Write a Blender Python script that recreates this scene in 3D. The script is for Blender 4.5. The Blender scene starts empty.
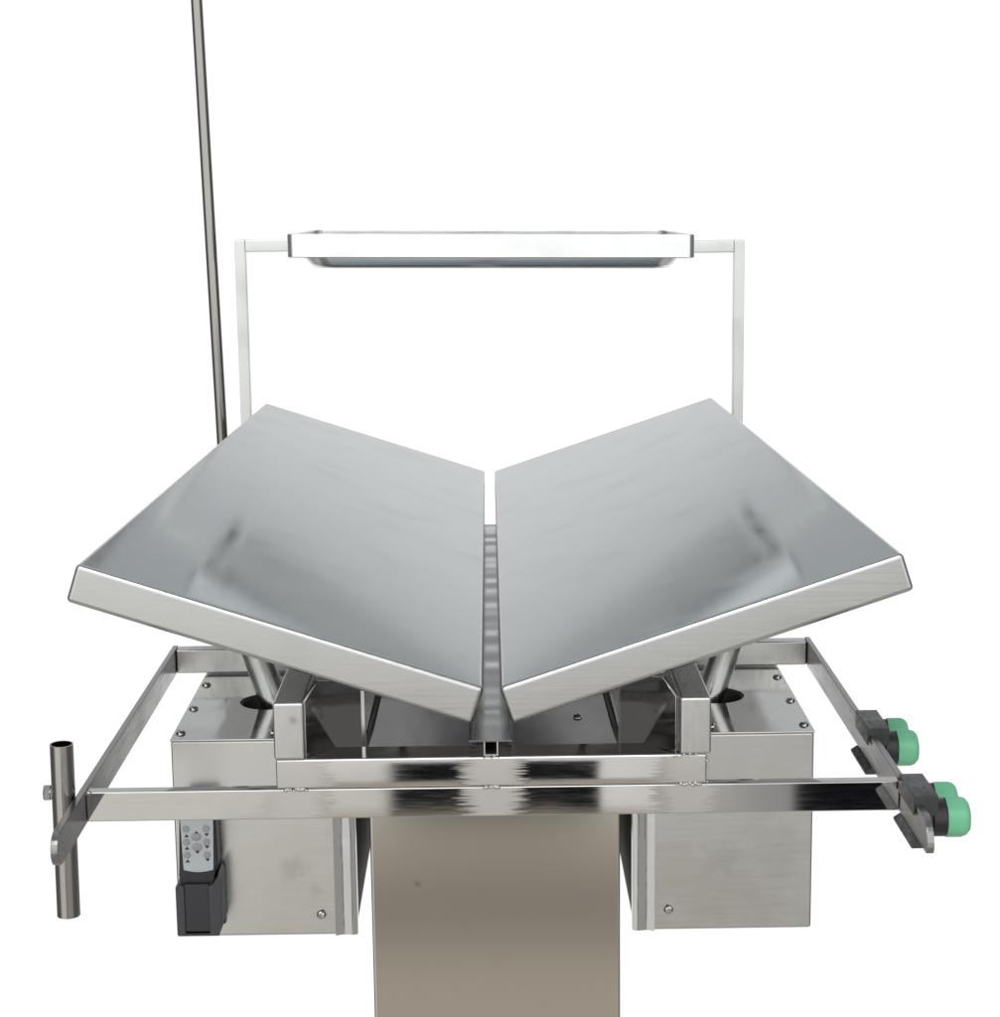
import bpy, bmesh, math, random
from mathutils import Vector, Matrix
random.seed(7)
S = bpy.context.scene
COL = S.collection
rad = math.radians

# ------------------------------------------------------------------ materials
def nd(nt, t, **kw):
    n = nt.nodes.new(t)
    for k, v in kw.items():
        setattr(n, k, v)
    return n

def steel(name, col=(.60, .605, .61), rough=.2, stretch=(4, 4, 200), rvar=.08, bump=.02, wave=0.0,
          blotch=.05, aniso=0.0, stain=None, dark=1.0, wavescale=9.0, dents=None, cvar=1.0, edge=1.0, org=(0, .33, -.90)):
    m = bpy.data.materials.new(name)
    m.use_nodes = True
    nt = m.node_tree
    b = nt.nodes['Principled BSDF']
    L = nt.links.new
    b.inputs['Metallic'].default_value = 1.0
    b.inputs['Specular Tint'].default_value = (edge, edge * 1.005, edge * 1.01, 1)
    tc = nd(nt, 'ShaderNodeTexCoord')
    mp = nd(nt, 'ShaderNodeMapping')
    mp.inputs['Scale'].default_value = stretch
    L(tc.outputs['Object'], mp.inputs['Vector'])
    ns = nd(nt, 'ShaderNodeTexNoise')
    ns.inputs['Scale'].default_value = 6
    ns.inputs['Detail'].default_value = 4
    L(mp.outputs['Vector'], ns.inputs['Vector'])
    bl = nd(nt, 'ShaderNodeTexNoise')                       # soft handling marks
    bl.inputs['Scale'].default_value = 14
    bl.inputs['Detail'].default_value = 3
    L(tc.outputs['Object'], bl.inputs['Vector'])
    r1 = nd(nt, 'ShaderNodeMapRange')
    r1.inputs['From Min'].default_value = .3; r1.inputs['From Max'].default_value = .7
    r1.inputs['To Min'].default_value = max(.02, rough - rvar); r1.inputs['To Max'].default_value = rough + rvar
    L(ns.outputs['Fac'], r1.inputs['Value'])
    r2 = nd(nt, 'ShaderNodeMapRange')
    r2.inputs['From Min'].default_value = .45; r2.inputs['From Max'].default_value = .75
    r2.inputs['To Min'].default_value = 0; r2.inputs['To Max'].default_value = blotch
    L(bl.outputs['Fac'], r2.inputs['Value'])
    ad = nd(nt, 'ShaderNodeMath', operation='ADD')
    L(r1.outputs['Result'], ad.inputs[0]); L(r2.outputs['Result'], ad.inputs[1])
    rout = ad.outputs[0]
    # colour: fine streaks of the grind and faint stains
    c1 = nd(nt, 'ShaderNodeMapRange')
    c1.inputs['From Min'].default_value = .3; c1.inputs['From Max'].default_value = .7
    c1.inputs['To Min'].default_value = 1 - .028 * cvar; c1.inputs['To Max'].default_value = 1 + .02 * cvar
    L(ns.outputs['Fac'], c1.inputs['Value'])
    c2 = nd(nt, 'ShaderNodeMapRange')
    c2.inputs['From Min'].default_value = .55; c2.inputs['From Max'].default_value = .8
    c2.inputs['To Min'].default_value = 1.0; c2.inputs['To Max'].default_value = 1 - blotch * 1.2
    L(bl.outputs['Fac'], c2.inputs['Value'])
    mu = nd(nt, 'ShaderNodeMath', operation='MULTIPLY')
    L(c1.outputs['Result'], mu.inputs[0]); L(c2.outputs['Result'], mu.inputs[1])
    cur = mu.outputs[0]
    for (px, py, pz, r, amt) in (stain or []):
        vd = nd(nt, 'ShaderNodeVectorMath', operation='DISTANCE')
        vd.inputs[1].default_value = (px - org[0], py - org[1], pz - org[2])
        nv = nd(nt, 'ShaderNodeTexNoise'); nv.inputs['Scale'].default_value = 75; nv.inputs['Detail'].default_value = 5
        L(tc.outputs['Object'], nv.inputs['Vector'])
        L(tc.outputs['Object'], vd.inputs[0])
        wob = nd(nt, 'ShaderNodeMath', operation='MULTIPLY_ADD')
        L(nv.outputs['Fac'], wob.inputs[0]); wob.inputs[1].default_value = r * 3.0
        L(vd.outputs['Value'], wob.inputs[2])
        s = nd(nt, 'ShaderNodeMapRange', interpolation_type='SMOOTHSTEP')
        s.inputs['From Min'].default_value = r * 1.5; s.inputs['From Max'].default_value = r * 2.9
        s.inputs['To Min'].default_value = 1 - amt; s.inputs['To Max'].default_value = 1
        L(wob.outputs[0], s.inputs['Value'])
        mm = nd(nt, 'ShaderNodeMath', operation='MULTIPLY')
        L(cur, mm.inputs[0]); L(s.outputs['Result'], mm.inputs[1]); cur = mm.outputs[0]
    # matt, ground-down patches beside welds
    for (px, py, pz, r, rr) in (dents or []):
        vd = nd(nt, 'ShaderNodeVectorMath', operation='DISTANCE')
        sc = nd(nt, 'ShaderNodeVectorMath', operation='MULTIPLY'); sc.inputs[1].default_value = (1, .3, .45)
        L(tc.outputs['Object'], sc.inputs[0])
        vd.inputs[1].default_value = (px - org[0], (py - org[1]) * .3, (pz - org[2]) * .45)
        L(sc.outputs[0], vd.inputs[0])
        wob = nd(nt, 'ShaderNodeMath', operation='MULTIPLY_ADD')
        L(ns.outputs['Fac'], wob.inputs[0]); wob.inputs[1].default_value = r * 1.6
        L(vd.outputs['Value'], wob.inputs[2])
        s = nd(nt, 'ShaderNodeMapRange', interpolation_type='SMOOTHSTEP')
        s.inputs['From Min'].default_value = r * 1.25; s.inputs['From Max'].default_value = r * 2.25
        s.inputs['To Min'].default_value = rr; s.inputs['To Max'].default_value = 0
        L(wob.outputs[0], s.inputs['Value'])
        mm = nd(nt, 'ShaderNodeMath', operation='MAXIMUM')
        L(rout, mm.inputs[0]); L(s.outputs['Result'], mm.inputs[1]); rout = mm.outputs[0]
    L(rout, b.inputs['Roughness'])
    vm = nd(nt, 'ShaderNodeVectorMath', operation='SCALE')
    vm.inputs[0].default_value = [c * dark for c in col]
    L(cur, vm.inputs['Scale'])
    L(vm.outputs[0], b.inputs['Base Color'])
    b1 = nd(nt, 'ShaderNodeBump')
    b1.inputs['Strength'].default_value = bump
    b1.inputs['Distance'].default_value = .001
    L(ns.outputs['Fac'], b1.inputs['Height'])
    if wave:
        wn = nd(nt, 'ShaderNodeTexNoise'); wn.inputs['Scale'].default_value = wavescale; wn.inputs['Detail'].default_value = 1
        L(tc.outputs['Object'], wn.inputs['Vector'])
        b2 = nd(nt, 'ShaderNodeBump'); b2.inputs['Strength'].default_value = 1.0
        b2.inputs['Distance'].default_value = wave
        L(wn.outputs['Fac'], b2.inputs['Height'])
        L(b2.outputs['Normal'], b1.inputs['Normal'])
    L(b1.outputs['Normal'], b.inputs['Normal'])
    return m

def plastic(name, col, rough=.45, var=.12, grain=0.05):
    m = bpy.data.materials.new(name)
    m.use_nodes = True
    nt = m.node_tree; b = nt.nodes['Principled BSDF']; L = nt.links.new
    tc = nd(nt, 'ShaderNodeTexCoord')
    n = nd(nt, 'ShaderNodeTexNoise'); n.inputs['Scale'].default_value = 40; n.inputs['Detail'].default_value = 4
    L(tc.outputs['Object'], n.inputs['Vector'])
    r = nd(nt, 'ShaderNodeMapRange'); r.inputs['To Min'].default_value = 1 - var; r.inputs['To Max'].default_value = 1 + var
    L(n.outputs['Fac'], r.inputs['Value'])
    v = nd(nt, 'ShaderNodeVectorMath', operation='SCALE'); v.inputs[0].default_value = col
    L(r.outputs['Result'], v.inputs['Scale']); L(v.outputs[0], b.inputs['Base Color'])
    g = nd(nt, 'ShaderNodeTexNoise'); g.inputs['Scale'].default_value = 900
    L(tc.outputs['Object'], g.inputs['Vector'])
    bp = nd(nt, 'ShaderNodeBump'); bp.inputs['Strength'].default_value = grain; bp.inputs['Distance'].default_value = .0005
    L(g.outputs['Fac'], bp.inputs['Height']); L(bp.outputs['Normal'], b.inputs['Normal'])
    b.inputs['Roughness'].default_value = rough
    return m

M = {}
M['panel_top'] = steel('brushed_sheet_steel', (.505, .538, .55), .09, (60, 3, 60), .004, .0002, wave=.00006, blotch=.05, wavescale=3, cvar=.5, edge=.74)
M['panel_skirt'] = steel('brushed_skirt_steel', (.515, .518, .508), .25, (3, 60, 130), .08, .004, blotch=.06)
M['panel_under'] = steel('darkened_underside_steel', (.30, .30, .30), .38, (10, 10, 10), .06, .01, blotch=.1)  # unseen underside darkened so reflections below the panels go dark
WELDS = [(0.0, -.012, -.069, .022, .34), (-.142, -.012, -.069, .022, .34), (.142, -.012, -.069, .022, .34)]
M['bar'] = steel('polished_bar_steel', (.56, .55, .535), .03, (9, 30, 140), .012, .0016, blotch=.03, dents=WELDS)
M['rail'] = steel('rail_flat_steel', (.27, .27, .272), .24, (60, 3, 60), .05, .003, blotch=.08)  # base colour darkened to stand in for dark reflections on the rails
M['arm'] = steel('arm_tube_steel', (.54, .54, .525), .28, (40, 40, 8), .06, .002, blotch=.14, stain=[(-.143, -.0145, -.017, .004, .3)])
M['strip'] = steel('strip_steel', (.38, .38, .38), .10, (8, 8, 60), .03, .003, blotch=.05, edge=.75)
M['mirror'] = steel('mirror_plate_steel', (.48, .475, .475), .07, (8, 8, 60), .03, .003, wave=.0005, blotch=.05, wavescale=20)
M['box'] = steel('cover_sheet_steel', (.58, .577, .56), .24, (5, 40, 60), .02, .0006, blotch=.10, cvar=.35, wave=.0002, wavescale=8,
                 stain=[(-.167, .19, -.205, .013, .13), (-.151, .19, -.228, .008, .10), (-.15, .19, -.15, .006, .05),
                        (.190, .19, -.205, .018, .10), (.17, .19, -.145, .006, .12)])
M['headplate'] = steel('head_plate_steel', (.42, .42, .42), .10, (40, 4, 40), .04, .002, blotch=.1, wave=.0008, wavescale=14)
M['boxtop'] = steel('cover_top_steel', (.58, .58, .57), .085, (40, 4, 40), .04, .003, blotch=.10, wave=.0005, wavescale=9)
M['column'] = steel('column_satin_steel', (.59, .572, .545), .095, (40, 40, 3), .0, .0, blotch=.01, cvar=.15, wave=.00002,
                    stain=[(-.0645, .185, -.2205, .0035, .22)])
M['trim'] = steel('folded_corner_steel', (.56, .56, .56), .07, (60, 60, 3), .03, .002, wave=.0016, wavescale=22)
M['tube'] = steel('bright_tube_steel', (.44, .425, .405), .10, (60, 60, 3), .05, .003)
M['pole'] = steel('drip_pole_steel', (.30, .29, .275), .10, (60, 60, 3), .05, .003)
M['tray'] = steel('tray_sheet_steel', (.71, .725, .725), .22, (3, 30, 60), .05, .003)
M['pan_shaded'] = steel('tray_pan_shaded_steel', (.47, .48, .485), .3, (3, 30, 60), .05, .003)  # darker copy of the pan steel, shade put into the flat bottom
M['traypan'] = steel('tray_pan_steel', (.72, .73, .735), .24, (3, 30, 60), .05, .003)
M['post'] = steel('bracket_tube_steel', (.57, .58, .565), .25, (60, 60, 4), .06, .005, blotch=.1)
M['weld'] = steel('weld_bead_steel', (.50, .47, .44), .28, (40, 40, 40), .1, .3, blotch=.2)
M['screw'] = steel('screw_steel', (.58, .57, .56), .12, (30, 30, 30), .05, .02)
M['clampmetal'] = steel('cast_clamp_metal', (.085, .087, .09), .36, (40, 40, 40), .1, .12, blotch=.15)
M['green'] = plastic('green_knob_plastic', (.15, .485, .275), .38, .08, .08)
M['black'] = plastic('black_plastic', (.012, .012, .014), .40)
M['side_dark'] = plastic('dark_reflection_black', (.03, .03, .03), .55)  # black of the housing's inner side, in place of a dark reflection
M['grommet'] = plastic('grey_grommet_rubber', (.10, .095, .09), .5)
M['remote'] = plastic('charcoal_remote_plastic', (.014, .015, .019), .4)
M['holder'] = plastic('dark_grey_holder_plastic', (.020, .021, .025), .45)
M['holderlight'] = plastic('grey_holder_plastic', (.036, .037, .042), .45)
M['keypad'] = plastic('silver_keypad_film', (.40, .42, .44), .38, .04)
M['button'] = plastic('grey_rubber_button', (.27, .28, .28), .45, .05)
M['print'] = plastic('black_print', (.01, .01, .012), .5)
M['cable'] = plastic('black_cable_rubber', (.01, .01, .01), .12, .05, 0)

# ------------------------------------------------------------------ mesh helpers
def newbm():
    return bmesh.new()

def box(bm, x0, x1, y0, y1, z0, z1, bev=0.0, seg=3, mi=0):
    r = bmesh.ops.create_cube(bm, size=1.0)
    vs = r['verts']
    for v in vs:
        v.co = Vector((x0 + (v.co.x + .5) * (x1 - x0), y0 + (v.co.y + .5) * (y1 - y0), z0 + (v.co.z + .5) * (z1 - z0)))
    fs = set(f for v in vs for f in v.link_faces)
    for f in fs: f.material_index = mi
    if bev:
        es = set(e for v in vs for e in v.link_edges)
        bmesh.ops.bevel(bm, geom=list(es), offset=bev, segments=seg, affect='EDGES', profile=.5)
    return bm

def lathe(bm, axis_p, axis_d, prof, n=32, mi=0):
    """prof: list of (distance along the axis, radius); closed with caps where radius is 0."""
    d = Vector(axis_d).normalized()
    a = d.orthogonal().normalized(); b = d.cross(a)
    p = Vector(axis_p); rings = []
    for t, r in prof:
        if r == 0:
            rings.append([bm.verts.new(p + d * t)])
        else:
            rings.append([bm.verts.new(p + d * t + (a * math.cos(2 * math.pi * i / n) + b * math.sin(2 * math.pi * i / n)) * r) for i in range(n)])
    for R0, R1 in zip(rings, rings[1:]):
        for i in range(n):
            j = (i + 1) % n
            if len(R0) == 1 and len(R1) == 1: continue
            if len(R0) == 1: f = bm.faces.new((R0[0], R1[i], R1[j]))
            elif len(R1) == 1: f = bm.faces.new((R0[i], R1[0], R0[j]))
            else: f = bm.faces.new((R0[i], R1[i], R1[j], R0[j]))
            f.material_index = mi
    return bm

def prism(bm, pts, vec, bev=0.0, seg=2, mi=0):
    """A planar outline (3-D points) pushed along vec."""
    vec = Vector(vec)
    a = [bm.verts.new(Vector(p)) for p in pts]
    b = [bm.verts.new(Vector(p) + vec) for p in pts]
    n = len(pts)
    fs = [bm.faces.new(a[::-1]), bm.faces.new(b)]
    for i in range(n):
        fs.append(bm.faces.new((a[i], a[(i + 1) % n], b[(i + 1) % n], b[i])))
    for f in fs: f.material_index = mi
    if bev:
        es = set(e for f in fs for e in f.edges)
        bmesh.ops.bevel(bm, geom=list(es), offset=bev, segments=seg, affect='EDGES', profile=.5)
    return bm

def tube_path(bm, pts, r, n=12, mi=0):
    pts = [Vector(p) for p in pts]
    rings = []
    for i, p in enumerate(pts):
        t = (pts[min(i + 1, len(pts) - 1)] - pts[max(i - 1, 0)]).normalized()
        a = t.cross(Vector((0, 1, 0.01))).normalized(); b = t.cross(a)
        rings.append([bm.verts.new(p + (a * math.cos(2 * math.pi * k / n) + b * math.sin(2 * math.pi * k / n)) * r) for k in range(n)])
    for R0, R1 in zip(rings, rings[1:]):
        for k in range(n):
            bm.faces.new((R0[k], R0[(k + 1) % n], R1[(k + 1) % n], R1[k]))
    bm.faces.new(rings[0]); bm.faces.new(rings[-1])
    return bm

def world_loc(o):
    v = Vector((0, 0, 0))
    while o:
        v += o.location; o = o.parent
    return v

def obj(name, bm, mats, parent=None, at=None, wn=True):
    """Link bm as one mesh object. Coordinates are scene metres; at = own origin."""
    at = Vector(at) if at is not None else (world_loc(parent) if parent else Vector((0, 0, 0)))
    bmesh.ops.recalc_face_normals(bm, faces=bm.faces)
    me = bpy.data.meshes.new(name)
    for v in bm.verts: v.co -= at
    bm.to_mesh(me); bm.free()
    for m in (mats if isinstance(mats, (list, tuple)) else [mats]): me.materials.append(M[m])
    o = bpy.data.objects.new(name, me)
    COL.objects.link(o)
    o.parent = parent
    o.location = at - (world_loc(parent) if parent else Vector((0, 0, 0)))
    for p in me.polygons: p.use_smooth = True
    me.set_sharp_from_angle(angle=rad(38))
    if wn:
        w = o.modifiers.new('weighted_normal', 'WEIGHTED_NORMAL'); w.keep_sharp = True; w.weight = 100
    return o

def thing(name, label, cat, loc, group=None):
    o = bpy.data.objects.new(name, None)
    o.empty_display_size = .05
    COL.objects.link(o); o.location = loc
    o['label'] = label; o['category'] = cat
    if group: o['group'] = group
    return o

def copy_part(o, parent, loc_world):
    c = o.copy(); COL.objects.link(c); c.parent = parent
    c.location = Vector(loc_world) - world_loc(parent)
    return c

# ================================================================== THE TABLE
T = thing('operating_table', 'stainless steel veterinary operating table with two tilted V top panels on a square column', 'operating table', (0, .33, -.90))

# ---- V top panels (each a folded sheet, 1.17 m long, tilted 18 degrees, the far end slightly lower)
GAP, TILT, LEN, WID, DROP, THK = .0053, .3186, 1.167, .305, .0324, .0295
def panel(sg):
    bm = newbm()
    box(bm, 0, WID, 0, LEN, -THK, 0, .0038, 5)
    for f in bm.faces:
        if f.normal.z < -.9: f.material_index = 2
        elif abs(f.normal.y) > .5 or f.normal.z < -.5 or abs(f.normal.x) > .5: f.material_index = 1
    c, s = math.cos(TILT), math.sin(TILT)
    for v in bm.verts:
        u, y, w = v.co
        v.co = Vector((sg * (GAP + u * c - w * s), y, u * s + w * c - DROP * y / LEN + .0016))
    if sg < 0: bmesh.ops.reverse_faces(bm, faces=bm.faces)
    return obj('top_panel', bm, ['panel_top', 'panel_skirt', 'panel_under'], T)
for sg in (-1, 1): panel(sg)

# ---- drip strip under the gap, with its small square tube
STZ = lambda y: -.0340 - .0278 * (y + .012)
bm = newbm()
n = 160
prof = []
for i in range(n + 1):
    y = -.012 + .962 * i / n
    buckle = 0 if y < .03 else .00042 * math.sin(y * 78 + 1.6 * math.sin(y * 23)) + .00012 * math.sin(y * 151 + 2)
    prof.append((y, STZ(y) + buckle))
quads = [[bm.verts.new(p) for p in ((-.0170, y, z - .0014), (.0142, y, z - .0014), (.0142, y, z), (-.0170, y, z))] for y, z in prof]
for A, B in zip(quads, quads[1:]):
    for k in range(4): bm.faces.new((A[k], A[(k + 1) % 4], B[(k + 1) % 4], B[k]))
bm.faces.new(quads[0]); bm.faces.new(quads[-1])
strip = obj('drip_strip', bm, 'strip', T, wn=False)
bm = newbm()
r, w = .0052, .0010
for (x0, x1, z0, z1) in ((-r, r, -.0118, -.0118 + w), (-r, -r + w, -.0118 + w, -.0015), (r - w, r, -.0118 + w, -.0015)):
    box(bm, x0 - .0012, x1 - .0012, -.0118, .92, z0, z1)
for v in bm.verts: v.co.z += STZ(v.co.y)
obj('support_tube', bm, 'arm', T)

# ---- column and its head plate
bm = newbm(); box(bm, -.1037, .1054, .185, .50, -.90, -.0965, .0022, 4)
obj('column', bm, 'column', T)
bm = newbm(); box(bm, -.1045, .1075, .160, .62, -.0963, -.0930, .0006, 1)
head = obj('head_plate', bm, 'headplate', T)

# domed screws, one mesh, copied
def dome_bm(r=.0042, h=.0026):
    bm = newbm()
    lathe(bm, (0, 0, 0), (0, 0, 1), [(0, r), (h * .45, r * .93), (h * .8, r * .7), (h, r * .42), (h * .72, r * .34), (h * .7, 0)], 20)
    return bm
first = {}
def screw_at(parent, p, name='screw', rot=None):
    if 's' not in first:
        o = obj(name, dome_bm(), 'screw', parent, at=(0, 0, 0)); o.location = Vector(p) - world_loc(parent)
        first['s'] = o
    else:
        o = copy_part(first['s'], parent, p)
    if rot: o.rotation_euler = rot
    return o
screw_at(head, (.0725, .238, -.0930)); screw_at(head, (.0, .33, -.0930))

# ---- motor housings, one each side of the column
def cut(o, cutter_bm):
    bmesh.ops.recalc_face_normals(cutter_bm, faces=cutter_bm.faces)
    me = bpy.data.meshes.new('cutter'); cutter_bm.to_mesh(me); cutter_bm.free()
    c = bpy.data.objects.new('cutter', me); COL.objects.link(c)
    c.location = world_loc(o)
    for v in me.vertices: v.co -= world_loc(o)
    b = o.modifiers.new('cut', 'BOOLEAN'); b.object = c; b.solver = 'EXACT'
    o.modifiers.move(len(o.modifiers) - 1, 0)
    bpy.context.view_layer.update()
    dg = bpy.context.evaluated_depsgraph_get()
    wn = o.modifiers.get('weighted_normal')
    if wn: wn.show_viewport = False
    bpy.context.view_layer.update(); dg = bpy.context.evaluated_depsgraph_get()
    new = bpy.data.meshes.new_from_object(o.evaluated_get(dg))
    o.modifiers.remove(b); o.data = new
    if wn: wn.show_viewport = True
    bpy.data.objects.remove(c); bpy.data.meshes.remove(me)

def housing(sg):
    X = lambda x: sg * x
    xs = sorted((X(.1175), X(.2672)))
    bm = newbm(); box(bm, xs[0], xs[1], .1900, .44, -.2664, -.0945, .0022, 3)
    body = obj('motor_housing', bm, 'box', T)
    # lid with the rod hole
    hx, hy = X(.197), .300
    bm = newbm(); box(bm, xs[0] - (.0004 if sg < 0 else 0), xs[1] + (.0004 if sg > 0 else 0), .1890, .4395, -.0947, -.0930, .0006, 2)
    lid = obj('lid', bm, 'boxtop', body)
    cb = newbm(); lathe(cb, (hx, hy, -.12), (0, 0, 1), [(0, 0), (0, .0262), (.06, .0262), (.06, 0)], 48)
    cut(lid, cb)
    cb = newbm(); lathe(cb, (hx, hy, -.130), (0, 0, 1), [(0, 0), (0, .0262), (.06, .0262), (.06, 0)], 48)
    cut(body, cb)
    bm = newbm(); lathe(bm, (hx, hy, -.1295), (0, 0, 1), [(0, 0), (0, .0258), (.0352, .0258), (.0352, .0242), (.002, .0242), (.002, 0)], 48)
    obj('grommet', bm, 'grommet', body)
    # polished folded return on the inner front corner
    pts = []
    n = 14
    for i in range(n + 1):
        t = i / n
        x = .1345 - .0185 * t
        y = .1870 + .0012 * math.sin(t * math.pi * 2.0 - .6) + .0028 * t * t
        pts.append((X(x), y, -.2657))
    back = [(X(.1345 - .0185), .1995, -.2657), (X(.1345), .1995, -.2657)]
    bm = newbm(); prism(bm, pts + back, (0, 0, .1706))
    obj('corner_trim', bm, 'trim', body, wn=False)
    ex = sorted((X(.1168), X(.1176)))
    bm = newbm(); box(bm, ex[0], ex[1], .2010, .4380, -.2580, -.0960)  # black sheet added for the dark reflection on the inner side
    obj('inner_dark_sheet', bm, 'side_dark', body)
    for y in (.2070, .2790, .3560): screw_at(lid, (X(.2612), y, -.0930))
    screw_at(lid, (X(.1835), .2070, -.0930)); screw_at(lid, (X(.1260), .3560, -.0930))
    s = screw_at(body, (X(.1465), .1900, -.2475), rot=(rad(90), 0, 0)); s.scale = (1.05, 1.05, 1.3)
    # actuator rod rising through the hole to the panel
    dx, dz = math.sin(TILT) * sg, math.cos(TILT)
    p = Vector((X(.192), .296, -.093)); d = Vector((dx * 1.0, 0, dz)).normalized()
    bm = newbm(); lathe(bm, p - d * .030, d, [(0, 0), (0, .0128), (.152, .0128), (.152, 0)], 32)
    obj('actuator_rod', bm, 'post', body)
    bk = sorted((X(.1040 if sg < 0 else .1056), X(.1172)))
    bm = newbm(); box(bm, bk[0], bk[1], .22, .40, -.150, -.099, .001, 1)
    obj('bracket', bm, 'arm', body)
    return body
HL = housing(-1); HR = housing(1)

# ---- rail frame: front bars, rear crossbar, two side rails with round tips
bm = newbm(); box(bm, -.2940, .2940, -.012, -.0015, -.0915, -.0692, .0009, 3)
front_bar = obj('front_bar', bm, 'bar', T)
bm = newbm(); box(bm, -.1565, .1545, -.0122, .0175, -.0690, -.0465, .0018, 3)
obj('upper_bar', bm, 'bar', T)
bm = newbm(); box(bm, -.2940, .2940, .392, .408, -.0915, -.0690, .0014, 3)
obj('rear_crossbar', bm, 'arm', T)
def side_rail(sg, ytip):
    z1, z0 = -.0685, -.0920
    pts = [(0, .4082, z0), (0, .4082, z1)]
    rt = .0115 if sg < 0 else .020
    # rounded tip, fuller at the lower corner
    yc = ytip + rt
    if sg < 0:
        zc = (z0 + z1) / 2
        for i in range(13):
            a = rad(90 + 180 * i / 12); pts.append((0, ytip + .0118 + .0118 * math.cos(a), zc + .01175 * math.sin(a)))
    else:
        for i in range(9):
            a = rad(90 + 90 * i / 8); pts.append((0, ytip + .018 + .018 * math.cos(a), z1 - .018 + .018 * math.sin(a)))
        for i in range(5):
            a = rad(180 + 90 * i / 4); pts.append((0, ytip + .004 + .004 * math.cos(a), z0 + .004 + .004 * math.sin(a)))
    x0 = .2942 * sg
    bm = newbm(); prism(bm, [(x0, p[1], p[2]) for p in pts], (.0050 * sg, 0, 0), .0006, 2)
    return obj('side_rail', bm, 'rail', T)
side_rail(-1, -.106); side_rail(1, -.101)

# support arms and their polished gussets
def arm(sg):
    x0, x1 = (.1350, .1572)
    xs = sorted((sg * x0, sg * x1))
    bm = newbm(); box(bm, xs[0], xs[1], -.0140, .42, -.0463, -.0040, .0020, 3)
    for v in bm.verts: v.co.z -= max(0, v.co.y) * .012
    obj('support_arm', bm, 'arm', T)
    a = Vector((sg * .1346, -.0085, -.0463)); b = Vector((sg * .0975, .0400, -.0463))
    nrm = Vector((-(b - a).y, (b - a).x, 0)).normalized() * .0032
    def P(t, z): q = a.lerp(b, t); return (q.x, q.y, z)
    bm = newbm(); prism(bm, [P(0, -.0463), P(.545, -.0463), P(.545, -.0905), P(1, -.0905), P(1, -.0035), P(.24, .0075), P(.0, -.0042)], nrm, .0003, 1)
    obj('gusset', bm, 'mirror', T)
    bm = newbm(); box(bm, *sorted((sg * .0945, sg * .0995)), .0405, .0455, -.0905, -.0040, .0006, 1)
    obj('gusset_post', bm, 'arm', T)
arm(-1); arm(1)

# weld beads
def weld(p, half, n=9, r=.0016):
    bm = newbm()
    for i in range(n):
        t = -1 + 2 * i / (n - 1)
        c = Vector(p) + Vector((half[0] * t, half[1] * t, half[2] * t)) + Vector((random.uniform(-.0006, .0006), 0, random.uniform(-.0007, .0007)))
        rr = r * random.uniform(.7, 1.25)
        mt = Matrix.Translation(c) @ Matrix.Diagonal((rr * 1.1, rr * .8, rr * .8, 1))
        bmesh.ops.create_icosphere(bm, subdivisions=2, radius=1.0, matrix=mt)
    return obj('weld_bead', bm, 'weld', T, wn=False)
weld((-.142, -.0122, -.0692), (.0075, 0, 0)); weld((-.001, -.0122, -.0692), (.0050, 0, 0)); weld((.142, -.0122, -.0692), (.0085, 0, 0))
weld((.139, -.0130, -.0470), (.008, 0, .0006), 8, .0010); weld((-.001, -.0118, -.0467), (.005, 0, 0), 7, .0008)
weld((.1552, -.0122, -.058), (0, 0, .009), 7, .0011)
weld((-.2935, -.0118, -.0695), (.0012, .0, .0006), 4, .0022)

# cable looping down between housing and column, each side
for sg in (-1, 1):
    key = [Vector(p) for p in ((.070, .150, -.008), (.086, .150, -.026), (.0915, .150, -.046), (.0985, .150, -.074), (.1085, .158, -.105), (.1100, .170, -.135))]
    pts = []
    for i in range(25):
        t = i / 24 * (len(key) - 1); k = min(int(t), len(key) - 2); u = t - k
        p = key[k].lerp(key[k + 1], u * u * (3 - 2 * u) * .3 + u * .7); pts.append((sg * p.x, p.y, p.z))
    bm = newbm(); tube_path(bm, pts, .0028)
    obj('cable', bm, 'cable', T)

# rear support under the panels and two ribs between panel and beams
bm = newbm()
for x in (-.075, .075): box(bm, x - .015, x + .015, .60, 1.150, -.150, -.120, .001, 1)
for x in (-.075, .075): box(bm, x - .015, x + .015, .45, .62, -.1500, -.0968, .001, 1)
obj('rear_beam', bm, 'arm', T)
bm = newbm(); box(bm, -.372, .350, 1.150, 1.175, -.150, -.120, .001, 1)
obj('rear_crossbeam', bm, 'arm', T)

# pole socket on the left rail: open round tube held by a hex bolt
sx, sy = -.3078, -.020
bm = newbm()
Rr, Ri = .0084, .0074
lathe(bm, (sx - .0016, sy, -.1590), (.0016, 0, .129), [(.0, Ri), (.0, Rr), (.1290, Rr), (.1290, Ri), (.0, Ri)], 40)
sock = obj('pole_socket', bm, 'tube', T)
bm = newbm(); lathe(bm, (sx - Rr + .0012, sy, -.0660), (-1, 0, 0), [(0, 0), (0, .0046), (.0018, .0046), (.0022, .0062), (.0062, .0062), (.0070, .0054), (.0070, 0)], 6)
obj('bolt', bm, 'screw', sock, wn=False)

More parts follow.
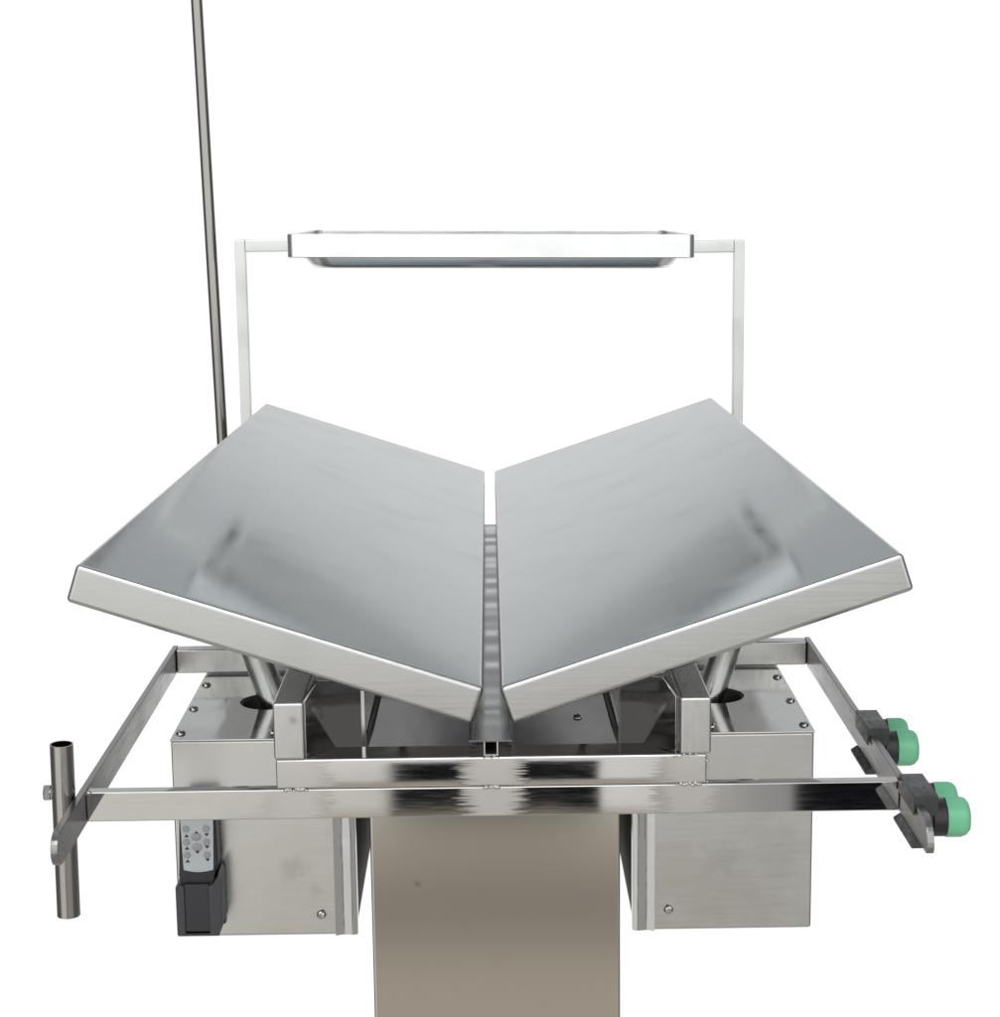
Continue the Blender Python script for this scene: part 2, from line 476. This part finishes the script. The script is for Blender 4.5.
# remote holder on the left housing
rx0, rx1 = -.2618, -.2240          # outer width
yb = .1803
bm = newbm()
y0 = .1505
hw = .0055
box(bm, rx0 + .001, rx1 - .001, .1760, yb, -.2500, -.2000, .001, 2)                   # back
box(bm, rx0 + .0070, rx1 - .0105, y0 + .0015, y0 + .0042, -.2462, -.2050, .0008, 2)                # recessed front
box(bm, rx0 + .0006, rx1 - .0030, y0 + .0010, .1765, -.2503, -.2478, .0008, 2)                 # floor
holder = obj('remote_holder', bm, 'holder', HL)
bm = newbm()
prism(bm, [(rx0, y0, -.2495), (rx0 + .0072, y0, -.2495), (rx0 + .0072, y0, -.2062), (rx0 + .0025, y0, -.2050), (rx0, y0, -.2066)], (0, .027, 0), .0010, 2)
obj('holder_side', bm, 'holderlight', holder)
bm = newbm()
prism(bm, [(rx1 - .0107, y0, -.2495), (rx1 - .0040, y0, -.2495), (rx1, y0, -.2420), (rx1, y0, -.2010), (rx1 - .0020, y0, -.1950), (rx1 - .0030, y0, -.2000), (rx1 - .0050, y0, -.2048), (rx1 - .0107, y0, -.2056)], (0, .027, 0), .0010, 2)
obj('holder_side', bm, 'holderlight', holder)

# ================================================================== REMOTE CONTROL
RC = thing('remote_control', 'charcoal handheld remote with silver keypad standing in the holder on the left housing', 'remote control', (-.243, .165, -.2470))
bm = newbm()
prism(bm, [(-.2560, .1560, -.2470), (-.2350, .1560, -.2470), (-.2318, .1560, -.2100), (-.2266, .1560, -.1900), (-.2272, .1560, -.1420), (-.2310, .1560, -.1330), (-.2535, .1560, -.1330), (-.2570, .1560, -.1420), (-.2590, .1560, -.1980), (-.2575, .1560, -.2100)], (0, .019, 0), .0022, 3)
obj('body', bm, 'remote', RC)
kx0, kx1, kz0, kz1 = -.2560, -.2291, -.1950, -.1400
pts = [(kx0 - .0004, .1558, kz1), (kx0 + .0002, .1558, -.1560), (kx0 + .0012, .1558, kz0 + .0016)]
for i in range(1, 10):
    t = i / 10
    pts.append((kx0 + .0012 + (kx1 - kx0 - .0024) * t, .1558, kz0 + .0016 - .0020 * math.sin(math.pi * t)))
pts += [(kx1 - .0012, .1558, kz0 + .0016), (kx1, .1558, -.1560), (kx1 + .0001, .1558, kz1)]
bm = newbm(); prism(bm, pts, (0, -.0009, 0))
pad = obj('keypad', bm, 'keypad', RC, wn=False)
KX = lambda px: -.2562 + (px - 125) / 230 * .0268           # columns measured across the keypad
KZ = lambda py: -.1950 + (492 - py) / 340 * .0417
def button(px, py, rx, rz):
    bm = newbm(); lathe(bm, (0, 0, 0), (0, -1, 0), [(0, 1), (.0008, 1), (.0012, .85), (.0013, 0)], 24)
    for v in bm.verts: v.co.x *= rx; v.co.z *= rz
    for v in bm.verts: v.co += Vector((KX(px), .1549, KZ(py)))
    obj('button', bm, 'button', pad, wn=False)
def arrow(px, py, up, s=.0019):
    x, z = KX(px), KZ(py); k = 1 if up else -1
    bm = newbm(); prism(bm, [(x - s, .1548, z - k * s * .55), (x + s, .1548, z - k * s * .55), (x, .1548, z + k * s * .75)], (0, -.0003, 0))
    obj('arrow_mark', bm, 'print', pad, wn=False)
for py, ty, tz in ((190, 238, 231), (283, 326, 318), (373, 416, 408)):
    button(165, py, .0027, .0027); arrow(168, ty, True)
    button(307, py, .0027, .0027); arrow(310, tz, False)
button(236, 246, .0041, .0031); button(238, 318, .0041, .0031)
arrow(238, 217, True); arrow(240, 354, False)

for o in (RC, holder): o.location += Vector((-.0017, .0095, -.0036))

# ================================================================== RAIL CLAMPS
GRP = 'rail clamps on the right side rail'
def clamp_proto():
    c = thing('rail_clamp', 'black rail clamp with green knobs at the front tip of the right rail', 'rail clamp', (.2967, -.040, -.0685), GRP)
    bm = newbm()
    prism(bm, [(.2926, -.0650, -.0765), (.2926, -.0650, -.0625), (.3098, -.0650, -.0625), (.3098, -.0650, -.0770),
               (.2998, -.0650, -.0770), (.2998, -.0650, -.0682), (.2938, -.0650, -.0682), (.2938, -.0650, -.0765)], (0, .0500, 0), .0005, 2)
    obj('jaw', bm, 'clampmetal', c)
    bm = newbm()
    prism(bm, [(.2898, -.0735, -.0975), (.2898, -.0735, -.0955), (.2945, -.0735, -.0924), (.2998, -.0735, -.0924), (.3015, -.0735, -.0975)], (0, .0600, 0), .0004, 2)
    obj('lower_jaw', bm, 'clampmetal', c)
    for (ky, r) in ((-.0400, .0146), (-.0040, .0136)):
        bm = newbm()
        lathe(bm, (.3062, ky, -.0868), (1, 0, 0), [(0, 0), (0, r * .80), (.0035, r * .80), (.0042, r * .93), (.0125, r * .93), (.0142, r * .9), (.0142, 0)], 40)
        base = obj('knob_base', bm, 'black', c)
        bm = newbm()
        lathe(bm, (.3203, ky, -.0868), (1, 0, 0), [(0, 0), (0, r * .97), (.0012, r), (.0110, r), (.0142, r * .93), (.0164, r * .76), (.0169, r * .5), (.0169, 0)], 48)
        for v in bm.verts:                                  # shallow grip flats round the knob
            d = Vector((0, v.co.y - ky, v.co.z + .0868)); L_ = d.length
            if L_ > r * .6:
                a = math.atan2(d.z, d.y); k = 1 - .022 * (1 + math.cos(6 * a))
                v.co.y = ky + d.y * k; v.co.z = -.0868 + d.z * k
        obj('knob', bm, 'green', c)
    # bridge plate carrying the second knob
    bm = newbm(); box(bm, .3000, .3064, -.0400, .0080, -.0975, -.0765, .0008, 2)
    obj('bridge', bm, 'clampmetal', c)
    return c
c1 = clamp_proto()
c2 = c1.copy(); COL.objects.link(c2)
c2.location = c1.location + Vector((-.0005, .1610, 0))
c2['label'] = 'black rail clamp with green knobs farther back along the right rail'
for ch in list(c1.children):
    k = ch.copy(); COL.objects.link(k); k.parent = c2

# ================================================================== TRAY ON ITS BRACKET, POLE
BR = thing('tray_bracket', 'square tube bracket of two posts with side arms holding the tray behind the table', 'bracket', (0, 1.16, -.1195))
cx = .0055
for sg, xo, xi, zt in ((-1, -.3262, -.2408, .2785), (1, .3345, .2518, .2700)):
    x0, x1 = sorted((xo, xo - sg * .0140))
    bm = newbm(); box(bm, x0, x1, 1.153, 1.167, -.1198, zt - .0002, .0014, 2)
    obj('post', bm, 'post', BR)
    a, b = sorted((xo - sg * .0138, xi))
    bm = newbm(); box(bm, a, b, 1.1535, 1.1665, zt - .0158, zt, .0014, 2)
    obj('arm', bm, 'post', BR)
TR = thing('instrument_tray', 'shallow white steel instrument tray raised above the table on a bracket', 'tray', (cx, 1.17, .2427))
def ring_pts(hx, hy, r, n=8):
    out = []
    for (sx_, sy_, a0) in ((1, 1, 0), (-1, 1, 90), (-1, -1, 180), (1, -1, 270)):
        for i in range(n + 1):
            a = rad(a0 + 90 * i / n)
            out.append((sx_ * (hx - r) + r * math.cos(a), sy_ * (hy - r) + r * math.sin(a)))
    return out
def loops(bm, rings, closed=True):
    vs = [[bm.verts.new(p) for p in R] for R in rings]
    n = len(vs[0])
    for A, B in zip(vs, vs[1:]):
        for i in range(n): bm.faces.new((A[i], A[(i + 1) % n], B[(i + 1) % n], B[i]))
    return vs
roll = .0135                                                # the tray sits a hair lower at its right end
TY, TD, TLT = 1.17, .19, .023                               # the tray leans back a little
zt = lambda x, y, z: z - roll * (x - cx) - TLT * (y - TY)
def R(hx, hy, r, z): return [(cx + x, TY + y, zt(cx + x, TY + y, z)) for x, y in ring_pts(hx, hy, r)]
bm = newbm()
Z0, Z1, HX = .2557, .2838, .2462
rr = [R(HX - .0008, TD - .001, .011, Z0), R(HX, TD, .012, Z0 + .0008), R(HX, TD, .012, Z1 - .001), R(HX - .0006, TD - .0006, .0116, Z1),
      R(HX - .0022, TD - .0022, .010, Z1), R(HX - .0028, TD - .0028, .0096, Z1 - .0008), R(HX - .0028, TD - .0028, .0096, Z0 + .0005), R(HX - .0008, TD - .001, .011, Z0)]
loops(bm, rr); bmesh.ops.remove_doubles(bm, verts=bm.verts, dist=1e-5)
obj('rim', bm, 'tray', TR)
bm = newbm()
pan = [R(HX - .0032, TD - .0032, .0092, Z1 - .008), R(HX - .007, TD - .007, .012, Z1 - .0085), R(.2285, TD - .018, .03, Z0 - .001),
       R(.2230, TD - .022, .030, Z0 - .0085), R(.2190, TD - .026, .028, Z0 - .0118), R(.2140, TD - .031, .026, Z0 - .0130)]
v = loops(bm, pan); bm.faces.new(v[-1])
bm.normal_update()
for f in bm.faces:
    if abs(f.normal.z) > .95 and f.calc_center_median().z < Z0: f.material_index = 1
o_pan = obj('pan', bm, ['traypan', 'pan_shaded'], TR)
so = o_pan.modifiers.new('sheet', 'SOLIDIFY'); so.thickness = .0010; so.offset = 0

PL = thing('drip_pole', 'tall thin steel pole rising behind the left panel', 'pole', (-.3500, 1.160, -.1200))
bm = newbm()
a = Vector((-.3497, 1.16, -.1195)); b = Vector((-.3678, 1.16, .82))
d = (b - a)
lathe(bm, a, d, [(0, 0), (0, .0074), (.776, .0074), (.7764, .0070), (.7785, .0070), (.7789, .0074), (d.length, .0074), (d.length, 0)], 40)
obj('tube', bm, 'pole', PL)
bm = newbm(); lathe(bm, a + d.normalized() * .001, d, [(0, .0076), (0, .0110), (.10, .0110), (.10, .0076), (0, .0076)], 32)
obj('collar', bm, 'pole', PL)

# ================================================================== CAMERA
pitch, yaw, rl = .18161566992292807, .004752528154027969, -.012606678861176404
cp, sp, cy, sy_ = math.cos(pitch), math.sin(pitch), math.cos(yaw), math.sin(yaw)
F = Vector((sy_ * cp, cy * cp, -sp)); Rv = Vector((cy, -sy_, 0)); U = Rv.cross(F)
R2 = math.cos(rl) * Rv + math.sin(rl) * U; U2 = -math.sin(rl) * Rv + math.cos(rl) * U
cam = bpy.data.cameras.new('camera'); co = bpy.data.objects.new('camera', cam); COL.objects.link(co)
mx = Matrix((R2, U2, -F)).transposed().to_4x4(); mx.translation = Vector((.0012739, -1.3259819, .3764785))
co.matrix_world = mx
cam.sensor_fit = 'VERTICAL'; cam.sensor_height = 36.0; cam.lens = 36.0 * 1900 / 1017
cam.clip_start = .05; cam.clip_end = 100
S.camera = co

# ================================================================== STUDIO LIGHT
W = bpy.data.worlds.new('World'); S.world = W; W.use_nodes = True
nt = W.node_tree; nt.nodes.clear(); L = nt.links.new
tc = nd(nt, 'ShaderNodeTexCoord'); sep = nd(nt, 'ShaderNodeSeparateXYZ'); nrm = nd(nt, 'ShaderNodeVectorMath', operation='NORMALIZE')
L(tc.outputs['Generated'], nrm.inputs[0]); L(nrm.outputs[0], sep.inputs[0])
def mth(op, a, b=None):
    n = nd(nt, 'ShaderNodeMath', operation=op)
    for i, v in enumerate((a, b)):
        if v is None: continue
        if isinstance(v, (int, float)): n.inputs[i].default_value = v
        else: L(v, n.inputs[i])
    return n.outputs[0]
def ss(v, lo, hi, a=0.0, b=1.0):
    n = nd(nt, 'ShaderNodeMapRange', interpolation_type='SMOOTHSTEP')
    n.inputs['From Min'].default_value = lo; n.inputs['From Max'].default_value = hi
    n.inputs['To Min'].default_value = a; n.inputs['To Max'].default_value = b
    L(v, n.inputs['Value']); return n.outputs['Result']
def band(v, a, b, c, d):
    return mth('MULTIPLY', ss(v, a, b), ss(v, c, d, 1, 0))
def mix(base, col, fac):
    n = nd(nt, 'ShaderNodeMix', data_type='RGBA')
    L(fac, n.inputs['Factor'])
    for k, v in ((6, base), (7, col)):
        if isinstance(v, tuple): n.inputs[k].default_value = (*v, 1)
        else: L(v, n.inputs[k])
    return n.outputs[2]
el = mth('MULTIPLY', mth('ARCSINE', sep.outputs['Z']), 57.29578)
az = mth('MULTIPLY', mth('ARCTAN2', sep.outputs['X'], mth('MULTIPLY', sep.outputs['Y'], -1.0)), 57.29578)   # 0 = behind the camera
aaz = mth('ABSOLUTE', az)
# the dim studio: pale ceiling, beige floor
c = mix((.16, .155, .145), (.34, .35, .36), ss(el, -20, 40))
# bright zone added to the world behind the photographer, brighter on the left
back = ss(aaz, 45, 75, 1, 0)
lit = mix((1.05, 1.04, 1.02), (.74, .735, .72), ss(az, 2, 14))
lit = mix(lit, (.92, .90, .86), mth('MULTIPLY', ss(el, -19, -16, 1, 0), ss(az, -4, 2, 1, 0)))
lit = mix(lit, (.46, .455, .45), mth('MULTIPLY', ss(el, -17.5, -16, 1, 0), ss(az, 4, 9)))
lit = mix(lit, (1.6, 1.61, 1.6), ss(el, -9, -3))
lit = mix(lit, (.40, .41, .42), ss(el, 40, 62))
c = mix(c, lit, back)
# floor in front of the table's foot
flo = mix((.56, .505, .43), (.30, .268, .232), band(el, -24.2, -22.6, -22.0, -20.0))
c = mix(c, flo, mth('MULTIPLY', ss(aaz, 6.5, 9, 1, 0), ss(el, -19.6, -19.2, 1, 0)))
c = mix(c, (.48, .44, .385), mth('MULTIPLY', ss(el, -30, -25, 1, 0), back))
# the photographer, and a dark patch put into the world to the right
c = mix(c, (.008, .009, .012), mth('MULTIPLY', ss(aaz, 3.2, 3.45, 1, 0), band(el, -19.65, -19.4, -16.95, -16.75)))
c = mix(c, (.008, .009, .012), mth('MULTIPLY', band(az, 9.2, 9.5, 15, 17), band(el, -19.75, -19.45, -17.2, -17.0)))
# pale studio floor close under the table
c = mix(c, (.52, .505, .48), ss(el, -52, -36, 1, 0))
# the white backdrop in front of the camera
wht = mix((1.06, 1.06, 1.06), (.62, .635, .645), ss(el, 6.5, 13))
c = mix(c, wht, mth('MULTIPLY', ss(aaz, 132, 146), ss(el, -48, -38)))
bg = nd(nt, 'ShaderNodeBackground'); bg.inputs['Strength'].default_value = 1.0
out = nd(nt, 'ShaderNodeOutputWorld'); L(c, bg.inputs['Color']); L(bg.outputs[0], out.inputs['Surface'])

def added_softbox(name, loc, target, sx_, sy2, power, colr=(1, 1, 1)):
    l = bpy.data.lights.new(name, 'AREA'); l.shape = 'RECTANGLE'; l.size = sx_; l.size_y = sy2; l.energy = power; l.color = colr
    o = bpy.data.objects.new(name, l); COL.objects.link(o); o.location = loc
    o.rotation_euler = (Vector(target) - Vector(loc)).to_track_quat('-Z', 'Y').to_euler()
added_softbox('added_softbox', (-.3, -2.2, 2.6), (0, .3, 0), 1.8, 1.2, 26)  # unseen lamp added above and behind the camera for edge highlights

# ================================================================== RENDER
S.render.engine = 'CYCLES'
S.cycles.use_denoising = True
S.cycles.max_bounces = 10; S.cycles.glossy_bounces = 8
S.cycles.sample_clamp_indirect = 6
S.view_settings.view_transform = 'Standard'; S.view_settings.look = 'None'
S.view_settings.exposure = 0; S.view_settings.gamma = 1; S.view_settings.use_curve_mapping = False
S.render.film_transparent = False
